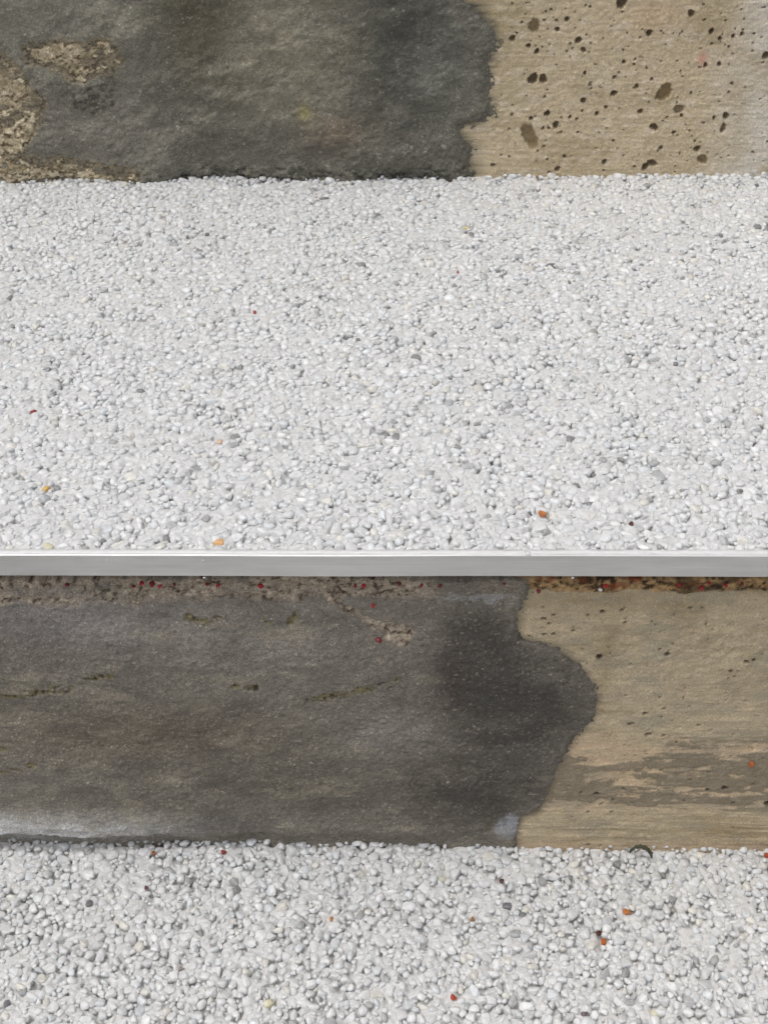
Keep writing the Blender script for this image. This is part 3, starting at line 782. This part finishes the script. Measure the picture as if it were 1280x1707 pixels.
def tread(root, z0, y0, y1, seed, accents, dz, fill_z, pore_t):
    r_ = np.random.default_rng(seed)
    radii = [(2.5, 3.0, 0.010), (1.9, 2.5, 0.14), (1.5, 1.9, 0.40), (1.1, 1.45, 0.50), (0.75, 1.0, 0.45)]
    W = HW * 1000
    P = pack(-W, W, y0 * 1000, y1 * 1000, radii, 0.76, 130000, seed)
    x, y, r = (P / 1000).T
    top = r_.normal(0, dz, len(r)) + 0.0003 * fbm(x * 1000 / 35, y * 1000 / 35, seed)
    small = r < 0.00105
    pos = np.stack([x, y, z0 + top], -1)
    pos[small, 2] -= 0.0002
    back = y > y1 - 0.0045
    pos[back, 2] += np.abs(r_.normal(0, 0.0008, back.sum()))           # trowelled up against the riser
    col = stone_colours(len(r), r_)
    which = r_.integers(0, NSH, len(r))
    rot = lying_mats(len(r), r_)
    px, sc = to_px(pos)
    infr = (px[:, 0] > -8) & (px[:, 0] < 1288) & (px[:, 1] > -8) & (px[:, 1] < 1715)
    near = (px[:, 0] > -70) & (px[:, 0] < 1350) & (px[:, 1] > -70) & (px[:, 1] < 1760)
    # accents: nearest stone takes the colour
    names = {}
    for (ax, ay, c, rad, lab) in accents:
        fx, fy = on_floor(ax, ay, z0)
        d = np.hypot(x - fx, y - fy) + np.where(np.isin(np.arange(len(x)), list(names)), 1, 0) + np.where(small, .002, 0)
        k = int(d.argmin())
        pos[k, 0], pos[k, 1] = fx, fy
        r[k] = rad / 1000 * 0.92
        pos[k, 2] = z0 + 0.0004
        col[k] = c
        names[k] = lab
    score = np.where(infr, r * sc, -1)
    for k in names: score[k] = 1e6
    order = np.argsort(-score)[:300]
    single = np.zeros(len(r), bool); single[order] = True
    for k in order:
        o = bpy.data.objects.new('pebble', SHARED[which[k]])
        R = Matrix(rot[k].tolist()).to_4x4()
        o.matrix_local = Matrix.Translation(Vector((pos[k] - np.array(root.location)).tolist())) @ R @ Matrix.Scale(float(r[k]), 4)
        o.color = (*[float(q) for q in col[k]], 1)
        if names.get(int(k)): o['label'] = names[int(k)]
        link(o, root)
    a = ~single & near
    joined(pos[a], r[a], which[a], rot[a], col[a], SH1, FA1, 'pebble_bed', root)
    b = ~single & ~near
    joined(pos[b], r[b], which[b], rot[b], col[b], SH0, FA0, 'surrounding_pebble_bed', root)
    # clear resin and stone dust that fills the joints, with open pores left here and there
    gx, gy = np.meshgrid(np.arange(-HW, HW + 1e-6, 0.0013), np.linspace(y0, y1, int((y1 - y0) / 0.0012)))
    X, Y = gx * 1000, gy * 1000
    pore = sstep(pore_t, pore_t + 0.18, fbm(X / 2.8, Y / 2.8, seed + 3, 3, 0.6))
    hz = fill_z + 0.35 * fbm(X / 3, Y / 3, seed + 4, 3) - 3.2 * pore
    idx = np.arange(X.size).reshape(X.shape)
    FF = np.stack([idx[:-1, :-1], idx[:-1, 1:], idx[1:, 1:], idx[1:, :-1]], -1).reshape(-1, 4)
    fill = np_mesh('resin_fill', np.stack([gx, gy, z0 + hz / 1000], -1).reshape(-1, 3), FF, M_FILL, root)
    fill.location = -root.location
    bed = box('void_shade_bed', -HW, HW, y0, y1, z0 - 0.0078, z0 - 0.0056, M_BED, root)  # dark sheet below the stones, painted as the shade of their gaps
    bed.location = -root.location
    print('pebbles', len(r), 'single', single.sum())

mid = tag(empty('pebble_tread', (0, GOING / 2, 0)), 'middle step covered in white bonded pebbles, between the risers and behind the metal edge', 'step')
tread(mid, 0.0, 0.0030, GOING + 0.001, 101, [
    (55, 685, RED, 1.5, 'red pebble'), (905, 854, ORANGE, 1.6, 'bright orange pebble'), (365, 902, (0.72, 0.42, 0.18), 2.4, 'pale orange pebble by the metal edge'), (367, 735, (0.70, 0.52, 0.40), 1.6, 'faded peach pebble'),
    (75, 814, (0.74, 0.50, 0.18), 1.8, 'amber yellow pebble'), (80, 910, PALE, 2.3, 'cream yellow pebble at the metal edge'), (763, 453, RED, 0.8, 'tiny red pebble'), (424, 519, (0.42, 0.10, 0.10), 1.1, 'small dull red pebble'),
    (778, 378, (0.70, 0.60, 0.36), 2.0, 'pale yellow pebble near the upper riser'), (1053, 873, BROWN, 1.0, 'dark brown pebble'), (762, 743, GREY, 1.9, 'grey pebble'), (910, 886, (0.42, 0.42, 0.41), 2.4, 'large grey pebble'),
    (340, 865, GREY, 2.0, 'grey pebble'), (645, 510, GREY, 1.7, 'grey pebble'), (743, 490, GREY, 1.7, 'grey pebble'), (1005, 765, GREY, 1.7, 'grey pebble'), (795, 705, GREY, 1.5, 'grey pebble'),
    (1083, 833, GREY, 1.5, 'grey pebble'), (815, 860, GREY, 1.4, 'grey pebble'), (720, 555, GREY, 1.8, 'grey pebble'), (842, 566, GREY, 1.6, 'grey pebble'), (984, 537, GREY, 1.7, 'grey pebble'),
    (1126, 606, DGREY, 1.2, 'dark grey pebble'), (960, 455, GREY, 1.9, 'grey pebble'), (1262, 306, DGREY, 2.0, 'dark grey pebble'), (345, 390, DGREY, 1.1, 'dark grey pebble'), (90, 397, DGREY, 1.0, 'dark grey pebble'),
    (312, 394, DGREY, 1.0, 'dark grey pebble'), (596, 565, DGREY, 1.2, 'dark grey pebble'), (1100, 910, GREY, 1.4, 'grey pebble')], 0.00022, -0.58, 0.25)

low = tag(empty('pebble_tread', (0, -GOING / 2, -RISE)), 'lowest step covered in white bonded pebbles at the bottom of the picture', 'step')
tread(low, -RISE - 0.0012, -GOING + 0.002, YL + 0.004, 202, [
    (1046, 1519, ORANGE, 1.7, 'bright orange pebble'), (1006, 1571, (0.50, 0.14, 0.03), 1.5, 'deep orange pebble beside a brown one'), (998, 1555, BROWN, 1.2, 'dark brown pebble'), (755, 1662, (0.42, 0.07, 0.03), 1.6, 'red orange pebble'),
    (787, 1531, (0.45, 0.20, 0.08), 1.3, 'small dull orange pebble'), (552, 1532, (0.50, 0.24, 0.08), 1.1, 'small orange pebble'), (256, 1421, (0.36, 0.14, 0.06), 1.5, 'rusty orange pebble at the foot of the riser'),
    (372, 1421, (0.30, 0.06, 0.05), 1.4, 'red pebble at the foot of the riser'), (243, 1480, (0.10, 0.04, 0.05), 1.2, 'dark red brown pebble'), (150, 1505, DGREY, 2.0, 'dark grey pebble'), (845, 1510, DGREY, 1.9, 'dark grey pebble'),
    (903, 1470, GREY, 2.3, 'grey pebble'), (450, 1672, PALE, 2.5, 'cream yellow pebble'), (735, 1465, (0.68, 0.66, 0.55), 2.2, 'pale cream pebble'), (835, 1468, (0.13, 0.06, 0.06), 1.2, 'dark red brown pebble'),
    (705, 1580, GREY, 1.9, 'grey pebble'), (300, 1615, (0.35, 0.31, 0.28), 1.6, 'brownish grey pebble'), (1120, 1500, GREY, 1.9, 'grey pebble'), (975, 1690, (0.22, 0.18, 0.18), 1.6, 'brownish grey pebble'),
    (10, 1672, DGREY, 1.9, 'dark grey pebble'), (1090, 1690, PALE, 2.0, 'cream yellow pebble'), (1279, 1425, (0.4, 0.1, 0.04), 1.4, 'orange pebble at the foot of the riser')], 0.00040, -0.85, 0.06)

# ------------------------------------------------------------------ aluminium edge trim
def trim_profile():
    t, r = 0.0088, 0.0007
    pts = [(0.012, -t + 0.0012), (0.0012, -t + 0.0012), (0.0012, -t)]
    pts += [(0.0003, -t), (0.0, -t + 0.0003)]
    for k in range(6):
        a = k / 5 * math.pi / 2
        pts.append((r - r * math.cos(a), 0.0008 - r + r * math.sin(a)))
    pts += [(0.0032, 0.0008), (0.0034, 0.0006), (0.0034, -0.006), (0.012, -0.006)]
    return pts
tp = trim_profile()
xs = np.linspace(-HW, HW, 241)
V, F = [], []
for i, x in enumerate(xs):
    wob = 0.00007 * math.sin(x * 31) + 0.00005 * math.sin(x * 83 + 1)
    for (y, z) in tp: V.append((x, y + wob, z - 0.0007 + 0.00008 * math.sin(x * 47)))
npf = len(tp)
for i in range(len(xs) - 1):
    for k in range(npf):
        a, b = i * npf + k, i * npf + (k + 1) % npf
        F.append((a, a + npf, b + npf, b))
F.append(tuple(range(npf))[::-1]); F.append(tuple(range((len(xs) - 1) * npf, len(xs) * npf)))
trim = new_mesh('metal_edge_trim', V, F, M_ALU, None, False)
tag(trim, 'straight brushed aluminium edge strip along the front of the middle step', 'edge trim')

def droplet(name, x, y, z, sx, sy, sz, mat, parent, seed):
    r_ = np.random.default_rng(seed)
    Vd = SH1[seed % NSH] * np.array([sx, sy, sz]) + np.array([x, y, z])
    return new_mesh(name, Vd, [tuple(int(q) for q in f) for f in FA1], mat, parent)
# white film along the top lip and resin drips on the face
xs = np.arange(-HW, HW + 1e-6, 0.0006)
b0 = 0.0007 + 0.00022 * fbm(xs * 1000 / 6, xs * 0, 301, 3) 
b1 = 0.0031 + 0.0004 * fbm(xs * 1000 / 5, xs * 0 + 5, 302, 4)
zt = 0.00040 + 0.00010 * fbm(xs * 1000 / 4, xs * 0 + 9, 303, 3)
V = np.concatenate([np.stack([xs, b0, xs * 0 - 0.0001], -1), np.stack([xs, b0 + 0.0002, zt], -1), np.stack([xs, b1 - 0.0003, zt], -1), np.stack([xs, b1, xs * 0 - 0.0003], -1)])
nx = len(xs); i_ = np.arange(nx - 1)
F = np.concatenate([np.stack([k * nx + i_, k * nx + i_ + 1, (k + 1) * nx + i_ + 1, (k + 1) * nx + i_], -1) for k in range(3)])
np_mesh('lip_film', V, F, M_SMEAR, trim)['label'] = 'thin white film along the top lip'
for k, (px, py) in enumerate([(177, 933), (338, 933), (340, 962), (956, 926), (955, 962)]):
    x, z = on_wall(px, py, 0.0)
    droplet('resin_drip', x / 1000, 0.0, z / 1000, 0.0005, 0.0003, 0.0005, M_SMEAR, trim, k + 3)

# ------------------------------------------------------------------ coloured grains stuck to the risers
def grain_mat(name, c): return plain(name, c, 0.45, 0.0, 0.2, 500.0)
MR = grain_mat('red_grain', (0.42, 0.02, 0.03)); MD = grain_mat('dark_red_grain', (0.20, 0.02, 0.025)); MW = grain_mat('white_grain', (0.8, 0.8, 0.79)); MO = grain_mat('orange_grain', (0.42, 0.12, 0.03))
def grain(name, px, py, Y, r, mat, label, group=None, seed=0):
    x, z = on_wall(px, py, Y)
    rr = np.random.default_rng(seed + 77)
    Vg = (SH1[seed % NSH] @ rot_mats(1, rr)[0].T) * r / 1000
    o = new_mesh(name, Vg, [tuple(int(q) for q in f) for f in FA1], mat)
    o.location = (x / 1000, Y, z / 1000)
    return tag(o, label, 'grain', group)
GY = YL - 0.0016
grain('red_grain', 1008, 973, GY - 0.001, 1.0, MR, 'bright red grain touching a white grain just under the metal edge', seed=1)
grain('white_grain', 1003, 982, GY - 0.001, 0.9, MW, 'white grain beside a bright red one on the crumbly orange mortar', seed=2)
grain('red_grain', 897, 982, GY, 1.3, MD, 'dark red grain at the top of the seam where grey cement meets beige', seed=3)
grain('red_grain', 1169, 984, GY, 1.2, MR, 'red grain under the metal edge at far right, lowest of its cluster', seed=4)
grain('red_grain', 623, 1010, GY - 0.001, 0.9, MR, 'small red grain in the crumbled crack below the metal edge', seed=5)
grain('red_grain', 631, 1067, GY - 0.0014, 1.2, MD, 'crimson grain alone on grey cement just below the crumbled crack', seed=6)
grain('orange_grain', 1256, 1278, GY, 1.4, MO, 'orange grain stuck on the streaked beige concrete at right', seed=7)
ROW = [222, 238, 250, 266, 345, 366, 437, 57, 112, 590, 604, 664, 700, 732, 1130, 1181, 1212, 1235, 840, 292, 897, 1008, 1169]
ORD = ['', 'first', 'second', 'third', 'fourth', 'fifth', 'sixth', 'seventh', 'eighth', 'ninth', 'tenth', 'eleventh', 'twelfth', 'thirteenth', 'fourteenth', 'fifteenth', 'sixteenth',
       'seventeenth', 'eighteenth', 'nineteenth', 'twentieth', 'twenty-first', 'twenty-second', 'twenty-third']
for k, (px, py, s, c) in enumerate([(222, 970, 1.0, MD), (238, 969, .9, MR), (250, 972, 1.1, MD), (266, 967, .8, MR), (345, 968, .8, MD), (366, 968, 1.2, MR), (437, 968, 1.1, MR), (57, 989, .9, MD), (112, 976, .8, MD),
        (590, 969, .8, MD), (604, 968, 1.0, MR), (664, 968, .8, MD), (700, 973, .9, MD), (732, 972, 1.0, MD), (1130, 977, .8, MR), (1181, 969, .8, MR), (1212, 973, .9, MR), (1235, 972, .7, MD), (840, 969, .7, MD), (292, 966, .7, MD)]):
    py = max(py, 975)
    nth = sum(1 for q in ROW if q <= px)
    grain('red_grain', px, py, GY, s, c, f"small {'dark ' if c is MD else ''}red grain, {ORD[nth]} from the left in the row under the metal edge", 'red grains under the metal edge', seed=10 + k)

# ------------------------------------------------------------------ dry curled stem at the foot of the lower riser
pts = []
for (px, py, dy) in [(1050, 1422, 0.0), (1053, 1417, -0.0010), (1059, 1413, -0.0018), (1068, 1411, -0.0022), (1078, 1415, -0.0024), (1085, 1423, -0.0028), (1086, 1431, -0.0036)]:
    x, z = on_wall(px, py, YL - 0.0035 + dy)
    pts.append(Vector((x / 1000, YL - 0.0035 + dy, z / 1000)))
fine = []
for i in range(len(pts) - 1):
    for k in range(4): fine.append(pts[i].lerp(pts[i + 1], k / 4))
fine.append(pts[-1])
V, F = [], []
for i, p in enumerate(fine):
    d = (fine[min(i + 1, len(fine) - 1)] - fine[max(i - 1, 0)]).normalized()
    a = d.cross(Vector((0, 1, 0))).normalized(); b = d.cross(a)
    t = i / (len(fine) - 1)
    r = 0.0003 + (0.0004 + 0.0006 * t) * math.sin(math.pi * min(t * 0.9 + 0.08, 1)) * (1 + 0.35 * math.sin(i * 2.3) + 0.25 * math.sin(i * 5.1))
    for k in range(8):
        q = k / 8 * 2 * math.pi
        V.append(p + a * (r * math.cos(q)) + b * (r * 0.7 * math.sin(q)))
for i in range(len(fine) - 1):
    for k in range(8):
        F.append((i * 8 + k, i * 8 + (k + 1) % 8, (i + 1) * 8 + (k + 1) % 8, (i + 1) * 8 + k))
F.append(tuple(range(8))[::-1]); F.append(tuple(range((len(fine) - 1) * 8, len(fine) * 8)))
base = pts[0].copy()
st = new_mesh('curled_stem', [v - base for v in V], F, M_SPRIG)
st.location = base
tag(st, 'dark green curled stem lying at the foot of the beige concrete', 'stem')
